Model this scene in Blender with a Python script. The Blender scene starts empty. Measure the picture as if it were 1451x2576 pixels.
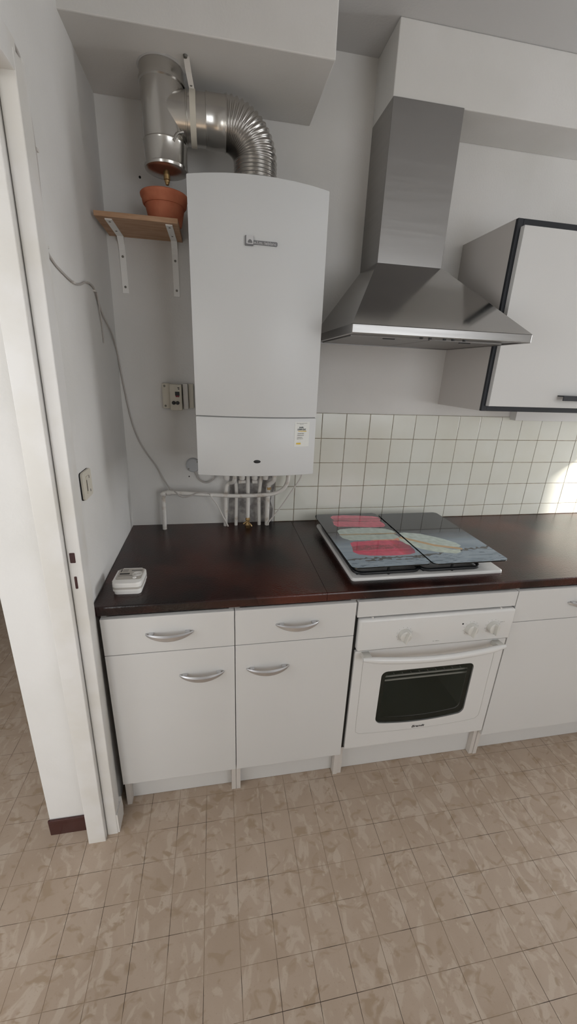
import bpy, bmesh, math, random
from mathutils import Vector, Matrix
random.seed(4)
S = bpy.context.scene
COL = S.collection
PI = math.pi

# ------------------------------------------------------------------ camera
CAM = Vector((0.37230892, -1.71377033, 1.50251939))
PAN, TILT, ROLL = math.radians(10.8558), math.radians(-19.5775), math.radians(2.2649)
FPX = 990.57
fw = Vector((math.sin(PAN)*math.cos(TILT), math.cos(PAN)*math.cos(TILT), math.sin(TILT)))
r0 = Vector((math.cos(PAN), -math.sin(PAN), 0)); u0 = r0.cross(fw)
rt = r0*math.cos(ROLL) + u0*math.sin(ROLL); up = -r0*math.sin(ROLL) + u0*math.cos(ROLL)
cd = bpy.data.cameras.new('camera'); cam = bpy.data.objects.new('camera', cd); COL.objects.link(cam)
cd.sensor_fit = 'VERTICAL'; cd.sensor_height = 36; cd.sensor_width = 36; cd.lens = FPX/2576*36
cd.clip_start = 0.02
M = Matrix.Identity(4)
for i in range(3):
    M[i][0] = rt[i]; M[i][1] = up[i]; M[i][2] = -fw[i]; M[i][3] = CAM[i]
cam.matrix_world = M
S.camera = cam

# ------------------------------------------------------------------ world, sun, window light, added corridor fill
W = bpy.data.worlds.new('world'); S.world = W; W.use_nodes = True
bg = W.node_tree.nodes['Background']; bg.inputs[0].default_value = (0.95, 0.97, 1.0, 1); bg.inputs[1].default_value = 1.0

def area(name, loc, rot, sx, sy, power, col):
    l = bpy.data.lights.new(name, 'AREA'); l.shape = 'RECTANGLE'; l.size = sx; l.size_y = sy
    l.energy = power; l.color = col
    o = bpy.data.objects.new(name, l); o.location = loc; o.rotation_euler = rot; COL.objects.link(o); return o
XR, YF, ZC = 3.4, -3.3, 2.523            # right wall, wall behind the camera, ceiling
WR = (-0.74, -0.10, 0.95, 2.09)          # window in the right wall: y0 y1 z0 z1
WF = (1.25, 2.95, 0.85, 2.30)            # balcony door in the wall behind: x0 x1 z0 z1
area('window_daylight', (XR+0.10, (WR[0]+WR[1])/2, (WR[2]+WR[3])/2), (0, PI/2, 0), WR[3]-WR[2], WR[1]-WR[0], 40, (0.95, 0.975, 1.0))
area('balcony_daylight', ((WF[0]+WF[1])/2, YF-0.10, (WF[2]+WF[3])/2), (PI/2, 0, 0), WF[1]-WF[0], WF[3]-WF[2], 27, (0.93, 0.965, 1.0))
area('corridor_fill', (-0.85, YF-0.10, 1.35), (PI/2, 0, 0), 0.9, 1.5, 28, (0.97, 0.985, 1.0))  # added light with no known source, brightens the pier face by the doorway
area('corridor_side_fill', (-1.50, -1.75, 1.5), (0, -PI/2, 0), 1.3, 1.2, 16, (0.97, 0.985, 1.0))  # added fill through the doorway for left-facing sides, source unseen
sl = bpy.data.lights.new('sun', 'SUN'); sl.energy = 22; sl.angle = 0.04; sl.color = (1.0, 0.95, 0.86)
so = bpy.data.objects.new('sun', sl); COL.objects.link(so)
so.rotation_euler = Vector((-1.0, 0.50, -0.70)).to_track_quat('-Z', 'Y').to_euler()

vs = S.view_settings
vs.view_transform = 'Standard'; vs.look = 'None'; vs.gamma = 1; vs.use_curve_mapping = False
vs.exposure = -0.28

# ------------------------------------------------------------------ materials
def lin(c): c /= 255.0; return c/12.92 if c <= 0.04045 else ((c+0.055)/1.055)**2.4
def rgb(r, g, b): return (lin(r), lin(g), lin(b), 1)
MATS = {}
def mat(name, col, rough=0.5, metal=0.0, spec=0.5, col2=None, scale=6, detail=6, lo=0.4, hi=0.6, bump=0.0, bscale=200, coat=0, stretch=None, rough2=None, alpha=1.0):
    m = bpy.data.materials.new(name); m.use_nodes = True; nt = m.node_tree; N = nt.nodes; L = nt.links
    p = N['Principled BSDF']
    p.inputs['Base Color'].default_value = col; p.inputs['Roughness'].default_value = rough
    p.inputs['Metallic'].default_value = metal; p.inputs['Specular IOR Level'].default_value = spec
    p.inputs['Coat Weight'].default_value = coat; p.inputs['Alpha'].default_value = alpha
    geo = N.new('ShaderNodeNewGeometry'); vec = geo.outputs['Position']
    if stretch:
        mp = N.new('ShaderNodeMapping'); mp.inputs['Scale'].default_value = stretch
        L.new(vec, mp.inputs['Vector']); vec = mp.outputs['Vector']
    if col2 is not None or rough2 is not None:
        t = N.new('ShaderNodeTexNoise'); t.inputs['Scale'].default_value = scale; t.inputs['Detail'].default_value = detail
        L.new(vec, t.inputs['Vector'])
        mr = N.new('ShaderNodeMapRange'); mr.inputs['From Min'].default_value = lo; mr.inputs['From Max'].default_value = hi
        L.new(t.outputs['Fac'], mr.inputs['Value'])
        if col2 is not None:
            mx = N.new('ShaderNodeMix'); mx.data_type = 'RGBA'
            mx.inputs[6].default_value = col; mx.inputs[7].default_value = col2
            L.new(mr.outputs['Result'], mx.inputs[0]); L.new(mx.outputs[2], p.inputs['Base Color'])
        if rough2 is not None:
            m2 = N.new('ShaderNodeMapRange'); m2.inputs['To Min'].default_value = rough; m2.inputs['To Max'].default_value = rough2
            L.new(mr.outputs['Result'], m2.inputs['Value']); L.new(m2.outputs['Result'], p.inputs['Roughness'])
    if bump:
        t2 = N.new('ShaderNodeTexNoise'); t2.inputs['Scale'].default_value = bscale; t2.inputs['Detail'].default_value = 4
        L.new(vec, t2.inputs['Vector'])
        b = N.new('ShaderNodeBump'); b.inputs['Strength'].default_value = bump; b.inputs['Distance'].default_value = 0.002
        L.new(t2.outputs['Fac'], b.inputs['Height']); L.new(b.outputs['Normal'], p.inputs['Normal'])
    MATS[name] = m
    return m

mat('wall_paint', rgb(220, 218, 215), 0.75, spec=0.3, col2=rgb(214, 212, 208), scale=3, bump=0.25, bscale=140)
mat('ceiling_paint', rgb(196, 195, 194), 0.8, spec=0.2, bump=0.2, bscale=140)
mat('patch_grey', rgb(132, 128, 126), 0.85, col2=rgb(176, 172, 168), scale=30, bump=0.4, bscale=90)
mat('frame_paint', rgb(222, 220, 217), 0.35, col2=rgb(216, 213, 207), scale=8, bump=0.15, bscale=60)
mat('tile_glaze', rgb(222, 222, 213), 0.16, spec=0.5, col2=rgb(218, 217, 206), scale=5)
mat('grout', rgb(170, 160, 142), 0.9, col2=rgb(140, 128, 110), scale=30)
mat('cab_white', rgb(212, 211, 209), 0.42, spec=0.4, bump=0.06, bscale=500)
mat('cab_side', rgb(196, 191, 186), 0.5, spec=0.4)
mat('carcass', rgb(206, 200, 194), 0.55)
mat('dark_gap', rgb(22, 20, 20), 0.8)
mat('enamel', rgb(218, 217, 215), 0.22, spec=0.5)
mat('knob_plastic', rgb(208, 206, 200), 0.35)
mat('boiler_paint', rgb(206, 207, 207), 0.38, spec=0.45)
mat('boiler_dark', rgb(120, 120, 120), 0.6)
mat('badge_grey', rgb(128, 128, 130), 0.35, metal=0.6)
mat('badge_light', rgb(205, 205, 206), 0.35, metal=0.3)
mat('black_plastic', rgb(20, 21, 24), 0.45)
mat('black_frame', rgb(27, 30, 36), 0.5, bump=0.1, bscale=400)
mat('handle_metal', rgb(206, 206, 208), 0.38, metal=1.0)
mat('steel', rgb(156, 154, 152), 0.28, metal=1.0, rough2=0.33, scale=4, stretch=(1, 1, 30))
mat('canopy_steel', rgb(172, 170, 168), 0.10, metal=1.0, rough2=0.15, scale=7)
mat('steel_dark', rgb(120, 117, 114), 0.4, metal=1.0)
mat('filter_mesh', rgb(150, 148, 146), 0.45, metal=0.9, bump=0.6, bscale=700)
mat('flue_steel', rgb(196, 193, 188), 0.24, metal=1.0)
mat('flue_flex', rgb(196, 193, 189), 0.26, metal=1.0)
mat('terracotta', rgb(196, 120, 88), 0.75, col2=rgb(184, 106, 76), scale=25, bump=0.15, bscale=120)
mat('chipboard', rgb(184, 148, 118), 0.6, col2=rgb(170, 132, 100), scale=12, stretch=(1, 6, 6))
mat('bracket_white', rgb(242, 241, 238), 0.4)
mat('screw', rgb(120, 118, 112), 0.4, metal=0.9)
mat('pipe_paint', rgb(218, 214, 208), 0.5, col2=rgb(186, 172, 156), scale=28, lo=0.55, hi=0.72, bump=0.4, bscale=120)
mat('brass', rgb(168, 140, 98), 0.4, metal=0.9)
mat('cable_white', rgb(205, 200, 194), 0.5)
mat('cable_grey', rgb(180, 174, 169), 0.5)
mat('beige_plastic', rgb(204, 198, 184), 0.5)
mat('grey_plastic', rgb(176, 178, 180), 0.5)
mat('switch_red', rgb(120, 34, 42), 0.4)
mat('alarm_white', rgb(238, 236, 232), 0.4)
mat('alarm_grey', rgb(190, 184, 176), 0.55)
mat('lcd', rgb(28, 30, 26), 0.2)
mat('print_grey', rgb(120, 118, 114), 0.6)
mat('print_dark', rgb(30, 44, 52), 0.6)
mat('print_yellow', rgb(222, 190, 84), 0.6)
mat('paper', rgb(220, 221, 217), 0.5)
mat('lock_dark', rgb(58, 24, 24), 0.35)
mat('brown_skirting', rgb(62, 26, 24), 0.25, coat=0.3)
mat('oven_cavity', rgb(96, 102, 92), 0.55)
mat('oven_black', rgb(10, 11, 10), 0.25)
mat('oven_glass', rgb(40, 46, 38), 0.05, alpha=0.30)
mat('chrome', rgb(226, 224, 214), 0.35, metal=0.3)
mat('line_grey', rgb(176, 174, 170), 0.5)
mat('worktop_edge', rgb(60, 34, 26), 0.36, col2=rgb(34, 19, 17), scale=14, detail=8, bump=0.2, bscale=120)

# worktop: dark brown leathery laminate
def m_worktop():
    m = mat('worktop', rgb(54, 23, 17), 0.25, spec=0.5, col2=rgb(18, 8, 8), scale=7, detail=9, lo=0.38, hi=0.62, bump=0.35, bscale=160)
    nt = m.node_tree; N = nt.nodes; L = nt.links; p = N['Principled BSDF']
    t = N.new('ShaderNodeTexNoise'); t.inputs['Scale'].default_value = 2.6; t.inputs['Detail'].default_value = 7
    g = N.new('ShaderNodeNewGeometry'); L.new(g.outputs['Position'], t.inputs['Vector'])
    mr = N.new('ShaderNodeMapRange'); mr.inputs[1].default_value = 0.5; mr.inputs[2].default_value = 0.72
    L.new(t.outputs['Fac'], mr.inputs[0])
    src = p.inputs['Base Color'].links[0].from_socket
    mx = N.new('ShaderNodeMix'); mx.data_type = 'RGBA'; mx.inputs[7].default_value = rgb(88, 42, 30)
    L.new(src, mx.inputs[6]); L.new(mr.outputs[0], mx.inputs[0]); L.new(mx.outputs[2], p.inputs['Base Color'])
m_worktop()

# vinyl floor tile: blotchy, streaked beige
def m_floor():
    m = bpy.data.materials.new('floor_vinyl'); m.use_nodes = True; nt = m.node_tree; N = nt.nodes; L = nt.links
    p = N['Principled BSDF']; p.inputs['Roughness'].default_value = 0.42; p.inputs['Specular IOR Level'].default_value = 0.35
    g = N.new('ShaderNodeNewGeometry')
    def noise(scale, detail, dist, lo, hi, sc=(1, 1, 1)):
        mp = N.new('ShaderNodeMapping'); mp.inputs['Scale'].default_value = sc; L.new(g.outputs['Position'], mp.inputs[0])
        t = N.new('ShaderNodeTexNoise'); t.inputs['Scale'].default_value = scale; t.inputs['Detail'].default_value = detail
        t.inputs['Distortion'].default_value = dist; L.new(mp.outputs[0], t.inputs['Vector'])
        mr = N.new('ShaderNodeMapRange'); mr.inputs[1].default_value = lo; mr.inputs[2].default_value = hi
        L.new(t.outputs['Fac'], mr.inputs[0]); return mr.outputs[0]
    def mix(fac, a, b):
        mx = N.new('ShaderNodeMix'); mx.data_type = 'RGBA'; L.new(fac, mx.inputs[0])
        if isinstance(a, tuple): mx.inputs[6].default_value = a
        else: L.new(a, mx.inputs[6])
        if isinstance(b, tuple): mx.inputs[7].default_value = b
        else: L.new(b, mx.inputs[7])
        return mx.outputs[2]
    c = mix(noise(7, 5, 0.6, 0.35, 0.65), rgb(170, 151, 133), rgb(178, 160, 143))
    c = mix(noise(21, 6, 1.2, 0.53, 0.60, (1, 0.6, 1)), c, rgb(185, 169, 153))
    c = mix(noise(27, 5, 1.0, 0.56, 0.66, (0.7, 1, 1)), c, rgb(162, 142, 121))
    c = mix(noise(260, 2, 0, 0.64, 0.80), c, rgb(156, 136, 115))
    L.new(c, p.inputs['Base Color'])
    MATS['floor_vinyl'] = m
m_floor()
mat('floor_joint', rgb(172, 152, 130), 0.7, col2=rgb(58, 44, 34), scale=7, detail=5, lo=0.47, hi=0.58)

# ------------------------------------------------------------------ mesh helpers
def origin(o):
    v = Vector((0, 0, 0))
    while o: v += o.location; o = o.parent
    return v
def link(name, me, m, parent=None, smooth=None):
    o = bpy.data.objects.new(name, me); COL.objects.link(o)
    if m: me.materials.append(MATS[m])
    if parent is not None:
        o.parent = parent
        off = origin(parent)
        me.transform(Matrix.Translation(-off))
    if smooth:
        for p in me.polygons: p.use_smooth = True
        try: me.set_sharp_from_angle(angle=math.radians(smooth))
        except Exception: pass
    return o
def obj(name, bm, m, parent=None, smooth=None):
    bmesh.ops.recalc_face_normals(bm, faces=bm.faces)
    me = bpy.data.meshes.new(name); bm.to_mesh(me); bm.free()
    return link(name, me, m, parent, smooth)
def tag(o, label=None, cat=None, group=None, kind=None):
    if label: o['label'] = label
    if cat: o['category'] = cat
    if group: o['group'] = group
    if kind: o['kind'] = kind
    return o
def thing(name, label, cat, loc=(0, 0, 0), group=None):
    o = bpy.data.objects.new(name, None); o.empty_display_size = 0.05; COL.objects.link(o); o.location = loc
    return tag(o, label, cat, group)
def box(x0, x1, y0, y1, z0, z1, bev=0.0, seg=2, bm=None):
    own = bm is None
    b = bmesh.new()
    bmesh.ops.create_cube(b, size=1)
    for v in b.verts:
        v.co = Vector(((x0+x1)/2 + v.co.x*(x1-x0), (y0+y1)/2 + v.co.y*(y1-y0), (z0+z1)/2 + v.co.z*(z1-z0)))
    if bev: bmesh.ops.bevel(b, geom=list(b.edges), offset=bev, segments=seg, affect='EDGES', profile=0.5)
    if own: return b
    merge(bm, b); return bm
def merge(dst, src):
    me = bpy.data.meshes.new('t'); src.to_mesh(me); src.free(); dst.from_mesh(me); bpy.data.meshes.remove(me)
def prism(pts, axis, a, b, bev=0.0):
    """extrude a 2-D outline along an axis. axis 'z': pts=(x,y); 'y': pts=(x,z); 'x': pts=(y,z)"""
    bm = bmesh.new()
    def P(p, t): return {'z': (p[0], p[1], t), 'y': (p[0], t, p[1]), 'x': (t, p[0], p[1])}[axis]
    A = [bm.verts.new(P(p, a)) for p in pts]; B = [bm.verts.new(P(p, b)) for p in pts]
    n = len(pts)
    bm.faces.new(A); bm.faces.new(B[::-1])
    for i in range(n): bm.faces.new((A[i], A[(i+1) % n], B[(i+1) % n], B[i]))
    if bev:
        bmesh.ops.recalc_face_normals(bm, faces=bm.faces)
        es = [e for e in bm.edges if len(e.link_faces) == 2 and any(len(f.verts) == n and n > 4 for f in e.link_faces)]
        bmesh.ops.bevel(bm, geom=es or list(bm.edges), offset=bev, segments=2, affect='EDGES', profile=0.5)
    return bm
def rrect(x0, x1, y0, y1, r, n=6):
    o = []
    for cx, cy, a in ((x1-r, y1-r, 0), (x0+r, y1-r, 90), (x0+r, y0+r, 180), (x1-r, y0+r, 270)):
        for i in range(n+1):
            t = math.radians(a + 90*i/n); o.append((cx+r*math.cos(t), cy+r*math.sin(t)))
    return o
def smooth_path(pts, n=8):
    P = [Vector(p) for p in pts]; out = []
    for i in range(len(P)-1):
        p0 = P[max(i-1, 0)]; p1 = P[i]; p2 = P[i+1]; p3 = P[min(i+2, len(P)-1)]
        for k in range(n):
            t = k/n
            out.append(0.5*((2*p1)+(-p0+p2)*t+(2*p0-5*p1+4*p2-p3)*t*t+(-p0+3*p1-3*p2+p3)*t**3))
    out.append(P[-1]); return out
def tube(pts, rad, seg=12, cap=True, bm=None):
    """sweep a circle; rad is a number or a list per point"""
    bm = bm or bmesh.new()
    P = [Vector(p) for p in pts]; n = len(P); rings = []
    t0 = (P[1]-P[0]).normalized(); a = Vector((0, 0, 1)) if abs(t0.z) < 0.9 else Vector((1, 0, 0))
    nrm = t0.cross(a).normalized()
    for i in range(n):
        t = (P[min(i+1, n-1)]-P[max(i-1, 0)])
        t = t.normalized() if t.length > 1e-9 else t0
        nrm = (nrm - t*nrm.dot(t)).normalized(); bn = t.cross(nrm)
        r = rad[i] if isinstance(rad, (list, tuple)) else rad
        rings.append([bm.verts.new(P[i]+(nrm*math.cos(2*PI*k/seg)+bn*math.sin(2*PI*k/seg))*r) for k in range(seg)])
    for i in range(n-1):
        for k in range(seg):
            bm.faces.new((rings[i][k], rings[i][(k+1) % seg], rings[i+1][(k+1) % seg], rings[i+1][k]))
    if cap: bm.faces.new(rings[0][::-1]); bm.faces.new(rings[-1])
    return bm
def lathe(prof, c, axis='z', seg=32, bm=None):
    """prof = [(r, h)...] around an axis through c"""
    bm = bm or bmesh.new(); c = Vector(c); rings = []
    for r, h in prof:
        ring = []
        for k in range(seg):
            a = 2*PI*k/seg; u, v = r*math.cos(a), r*math.sin(a)
            d = {'z': (u, v, h), 'y': (u, h, v), 'x': (h, u, v)}[axis]
            ring.append(bm.verts.new(c+Vector(d)))
        rings.append(ring)
    for i in range(len(rings)-1):
        for k in range(seg):
            bm.faces.new((rings[i][k], rings[i][(k+1) % seg], rings[i+1][(k+1) % seg], rings[i+1][k]))
    if prof[0][0] > 1e-6: bm.faces.new(rings[0])
    if prof[-1][0] > 1e-6: bm.faces.new(rings[-1][::-1])
    bmesh.ops.remove_doubles(bm, verts=bm.verts, dist=1e-7)
    return bm
def loft(rings, cap=True, bm=None):
    bm = bm or bmesh.new(); R = [[bm.verts.new(p) for p in r] for r in rings]; n = len(R[0])
    for i in range(len(R)-1):
        for k in range(n):
            bm.faces.new((R[i][k], R[i][(k+1) % n], R[i+1][(k+1) % n], R[i+1][k]))
    if cap: bm.faces.new(R[0][::-1]); bm.faces.new(R[-1])
    return bm
def hole_plate(outer, inner, axis, a, b):
    """plate with a hole, extruded along axis 'y' (outlines in x,z)"""
    bm = bmesh.new(); es = []
    for lp in (outer, inner):
        vs_ = [bm.verts.new((p[0], a, p[1])) for p in lp]
        es += [bm.edges.new((vs_[i], vs_[(i+1) % len(vs_)])) for i in range(len(vs_))]
    bmesh.ops.triangle_fill(bm, edges=es, use_beauty=True)
    r = bmesh.ops.extrude_face_region(bm, geom=list(bm.faces))
    for v in r['geom']:
        if isinstance(v, bmesh.types.BMVert): v.co.y = b
    return bm
def text(name, body, m, parent, size, width, pos, xdir=(1, 0, 0), zdir=(0, 0, 1), depth=0.0006, shear=0.0, bold=0.0):
    """lettering as a mesh: baseline-left at pos, run along xdir, letters up zdir"""
    c = bpy.data.curves.new('t', 'FONT'); c.body = body; c.size = 1; c.extrude = 0.0; c.offset = bold; c.shear = shear
    c.resolution_u = 3
    o = bpy.data.objects.new('t', c); COL.objects.link(o)
    bpy.context.view_layer.update()
    me = bpy.data.meshes.new_from_object(o.evaluated_get(bpy.context.evaluated_depsgraph_get()))
    bpy.data.objects.remove(o)
    xs = [v.co.x for v in me.vertices]; ys = [v.co.y for v in me.vertices]
    x0, x1, y0, y1 = min(xs), max(xs), min(ys), max(ys)
    sx = width/(x1-x0); sy = size/(y1-y0)
    X, Z = Vector(xdir), Vector(zdir); pos = Vector(pos)
    bm = bmesh.new(); bm.from_mesh(me); bpy.data.meshes.remove(me)
    for v in bm.verts: v.co = pos + X*((v.co.x-x0)*sx) + Z*((v.co.y-y0)*sy)
    nrm = X.cross(Z)
    r = bmesh.ops.extrude_face_region(bm, geom=list(bm.faces))
    for v in r['geom']:
        if isinstance(v, bmesh.types.BMVert): v.co += nrm*depth
    return obj(name, bm, m, parent)
def struct(name, bm, m, label=None, smooth=None):
    o = obj(name, bm, m, None, smooth); o['kind'] = 'structure'
    if label: o['label'] = label
    return o

# ------------------------------------------------------------------ room shell
def WX(z): return 0.009*(z-0.4)          # the left wall leans a little
wall_back = struct('wall_back', box(-0.02, XR+0.2, 0.0, 0.2, -0.02, ZC+0.1), 'wall_paint', 'white painted kitchen wall behind the boiler, hood and tiles')
# wall_left : pier between the doorway and the back wall
WE = -0.705
bm = bmesh.new()
def leanbox(bm, x0, y0, y1, z0, z1, k=0.0):
    v = [bm.verts.new(p) for p in ((x0, y0+k*z0, z0), (WX(z0), y0+k*z0, z0), (WX(z0), y1, z0), (x0, y1, z0), (x0, y0+k*z1, z1), (WX(z1), y0+k*z1, z1), (WX(z1), y1, z1), (x0, y1, z1))]
    for f in ((0, 1, 2, 3), (7, 6, 5, 4), (0, 4, 5, 1), (1, 5, 6, 2), (2, 6, 7, 3), (3, 7, 4, 0)): bm.faces.new([v[i] for i in f])
DT = 2.03
leanbox(bm, -0.203, WE, 0.0, -0.02, DT, 0.022); leanbox(bm, -0.203, WE+0.022*DT, 0.0, DT, ZC+0.1)
leanbox(bm, -0.203, -1.56, WE+0.022*DT, DT, ZC+0.1)
leanbox(bm, -0.203, YF, -1.56, -0.02, ZC+0.1)
struct('wall_left', bm, 'wall_paint', 'white painted side wall with the doorway to the corridor')
# right wall with window opening
bm = bmesh.new()
y0, y1, z0, z1 = WR
box(XR, XR+0.2, YF, y0, -0.02, ZC+0.1, bm=bm); box(XR, XR+0.2, y1, 0.2, -0.02, ZC+0.1, bm=bm)
box(XR, XR+0.2, y0, y1, -0.02, z0, bm=bm); box(XR, XR+0.2, y0, y1, z1, ZC+0.1, bm=bm)
struct('wall_right', bm, 'wall_paint')
bm = bmesh.new()
x0, x1, z0, z1 = WF
box(-0.2, x0, YF-0.2, YF, -0.02, ZC+0.1, bm=bm); box(x1, XR+0.2, YF-0.2, YF, -0.02, ZC+0.1, bm=bm)
box(x0, x1, YF-0.2, YF, -0.02, z0, bm=bm); box(x0, x1, YF-0.2, YF, z1, ZC+0.1, bm=bm)
struct('wall_front', bm, 'wall_paint')
# window frames (behind and beside the camera)
def wframe_y(name, x0, x1, y, z0, z1):
    bm = bmesh.new(); t = 0.05
    for a in ((x0, x0+t, z0, z1), (x1-t, x1, z0, z1), (x0, x1, z0, z0+t), (x0, x1, z1-t, z1), ((x0+x1)/2-t/2, (x0+x1)/2+t/2, z0, z1)):
        box(a[0], a[1], y-0.03, y+0.03, a[2], a[3], bm=bm)
    struct(name, bm, 'frame_paint')
wframe_y('window_1', WF[0], WF[1], YF-0.04, WF[2], WF[3])
bm = bmesh.new(); t = 0.045; y0, y1, z0, z1 = WR
for a in ((y0, y0+t, z0, z1), (y1-t, y1, z0, z1), (y0, y1, z0, z0+t), (y0, y1, z1-t, z1)):
    box(XR, XR+0.05, a[0], a[1], a[2], a[3], bm=bm)
struct('window_2', bm, 'frame_paint')
struct('ceiling', box(-1.5, XR+0.2, YF-0.2, 2.2, ZC, ZC+0.1), 'ceiling_paint', 'white painted ceiling')
# corridor behind the doorway
bm = bmesh.new()
for a in ((YF, -2.35, -0.02, ZC), (-1.15, 2.2, -0.02, ZC), (-2.35, -1.15, -0.02, 0.85), (-2.35, -1.15, 2.15, ZC)): box(-1.6, -1.4, a[0], a[1], a[2], a[3], bm=bm)  # opening left for the added side fill light
struct('wall_corridor', bm, 'wall_paint')
struct('wall_corridor_end', box(-1.4, -0.0, 2.1, 2.2, -0.02, ZC), 'wall_paint')
struct('wall_corridor_side', box(-0.203, -0.02, 0.0, 2.1, -0.02, ZC), 'wall_paint')
bm = bmesh.new()
for a in ((-1.4, -1.3, -0.02, ZC), (-0.4, -0.2, -0.02, ZC), (-1.3, -0.4, -0.02, 0.6), (-1.3, -0.4, 2.1, ZC)): box(a[0], a[1], YF-0.2, YF, a[2], a[3], bm=bm)  # opening left for the added light on the pier
struct('wall_corridor_near', bm, 'wall_paint')
# boxed soffit over the boiler, boxed beam over the hood
struct('trim_1', box(-0.01, 0.722, -0.319, 0.0, 2.313, ZC, 0.003), 'wall_paint', 'boxed-in soffit hanging from the ceiling over the boiler')
struct('trim_2', box(0.951, XR, -0.176, 0.0, 2.334, ZC, 0.003), 'wall_paint', 'boxed-in beam along the ceiling over the extractor chimney')

# ------------------------------------------------------------------ floor of small vinyl tiles
floor = struct('floor', box(-1.5, XR+0.2, YF-0.2, 2.2, -0.05, -0.0009), 'floor_joint', 'beige mottled vinyl tile floor')
TX, TY, OX, OY, GAP = 0.0973, 0.0947, 0.0155, -0.6533, 0.0013
def inview(x, y, z=0):
    d = Vector((x, y, z))-CAM; zz = d.dot(fw)
    if zz < 0.05: return False
    px = d.dot(rt)/zz*FPX; py = d.dot(up)/zz*FPX
    return abs(px) < 735 and abs(py) < 1300
parts, rest = [], []
for i in range(-16, 36):
    for j in range(-28, 30):
        x0 = OX+i*TX; y1 = OY-j*TY; cx = x0+TX/2; cy = y1-TY/2
        if cx > XR-0.03 or cy < YF+0.03 or cx < -1.38 or cy > 2.05: continue
        if cx > 0.0 and cy > -0.57: continue
        if -0.203 < cx < 0.0 and cy > WE: 
            if cy > WE+0.05: continue
        vis = any(inview(cx+a*TX/2, cy+b*TY/2) for a in (-1, 1) for b in (-1, 1))
        if vis and cx < -0.0 and cy > -0.70:       # hidden behind the pier?
            k = (-0.203-CAM.x)/(cx+TX/2-CAM.x) if cx < CAM.x else 0
            ypier = CAM.y+(cy-TY/2-CAM.y)*k
            if ypier > WE+0.15: vis = False
        (parts if vis else rest).append((cx, cy))
parts.sort(key=lambda p: (p[0]-CAM.x)**2+(p[1]-CAM.y)**2)
rest += parts[300:]; parts = parts[:300]
bm = box(-TX/2+GAP/2, TX/2-GAP/2, -TY/2+GAP/2, TY/2-GAP/2, -0.003, 0.0)
me_t = bpy.data.meshes.new('tile'); bm.to_mesh(me_t); bm.free(); me_t.materials.append(MATS['floor_vinyl'])
for cx, cy in parts:
    o = bpy.data.objects.new('tile', me_t); o.location = (cx, cy, random.uniform(-0.0002, 0.0001)); COL.objects.link(o); o.parent = floor
bm = bmesh.new()
for cx, cy in rest:
    q = [bm.verts.new((cx+a*(TX-GAP)/2, cy+b*(TY-GAP)/2, 0)) for a, b in ((-1, -1), (1, -1), (1, 1), (-1, 1))]
    bm.faces.new(q)
o = obj('tile_field', bm, 'floor_vinyl', floor); o['kind'] = 'stuff'

# ------------------------------------------------------------------ wall tiles (parts of the back wall)
PT, PX0, PZ4 = 0.1106, 0.8351, 0.8964
bm = box(0.633, 2.75, -0.0022, 0.0, 0.837, PZ4+4*PT)
obj('grout_bed', bm, 'grout', wall_back)
tmesh = {}
def wtile(x0, x1, z0, z1):
    w, h = round(x1-x0, 4), round(z1-z0, 4)
    g = 0.0014
    if (w, h) not in tmesh:
        b = box(-w/2+g, w/2-g, -0.0045, 0.0, -h/2+g, h/2-g, 0.0012, 2)
        me = bpy.data.meshes.new('wall_tile'); b.to_mesh(me); b.free(); me.materials.append(MATS['tile_glaze'])
        tmesh[(w, h)] = me
    o = bpy.data.objects.new('wall_tile', tmesh[(w, h)]); COL.objects.link(o); o.parent = wall_back
    o.location = ((x0+x1)/2, random.uniform(-0.0003, 0.0003), (z0+z1)/2)
    o.rotation_euler = (random.uniform(-0.003, 0.003), 0, random.uniform(-0.003, 0.003))
for k in range(-2, 17):
    xa, xb = PX0+k*PT, PX0+(k+1)*PT
    if k == -2: xa = 0.633
    for r in range(5):
        if r == 0: za, zb = 0.838, PZ4
        else: za, zb = PZ4+(r-1)*PT, PZ4+r*PT
        wtile(xa, xb, za, zb)
# mottled grey patch behind the pipes, then drill holes, pieces of the back wall
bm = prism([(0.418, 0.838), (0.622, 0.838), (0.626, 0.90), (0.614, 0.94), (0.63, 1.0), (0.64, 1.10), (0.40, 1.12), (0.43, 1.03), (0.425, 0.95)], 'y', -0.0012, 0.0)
obj('grey_patch', bm, 'patch_grey', wall_back)
for (hx, hz, hr) in ((0.255, 1.058, 0.0028), (0.331, 1.032, 0.002), (0.337, 1.033, 0.002), (0.14, 2.108, 0.004)):
    obj('drill_hole', lathe([(hr, -0.001), (hr, 0.0)], (hx, 0, hz), 'y', 10), 'dark_gap', wall_back)

# ------------------------------------------------------------------ door frame and skirtings
def lean(bm):
    for v in bm.verts: v.co.y += 0.022*v.co.z; v.co.x += WX(v.co.z)+0.0036
    return bm
door = struct('door_1', lean(box(-0.0755, -0.022, -0.757, -0.68, -0.002, DT+0.0, 0.002)), 'frame_paint', 'white painted wooden door frame')
obj('rebate_post', lean(box(-0.0203, 0.0125, -0.738, -0.694, -0.002, 2.035, 0.002)), 'frame_paint', door)
obj('architrave', lean(box(-0.002, 0.0095, -0.690, -0.676, 0.0, 2.045, 0.002)), 'frame_paint', door)
obj('architrave', lean(box(-0.002, 0.0045, -0.676, -0.662, 0.0, 2.05, 0.002)), 'frame_paint', door)
bm = bmesh.new(); yl = 0.022*2.0
box(-0.0755+0.018, -0.022+0.018, -1.56, -0.757+yl, 1.985, 2.032, bm=bm); box(-0.024+0.018, 0.012+0.018, -1.56, -0.72+yl, 2.0, 2.055, 0.002, bm=bm)
obj('head_jamb', bm, 'frame_paint', door)
obj('hinge_post', box(-0.0755, 0.0125, -1.56, -1.49, 0, 2.0), 'frame_paint', door)
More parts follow.
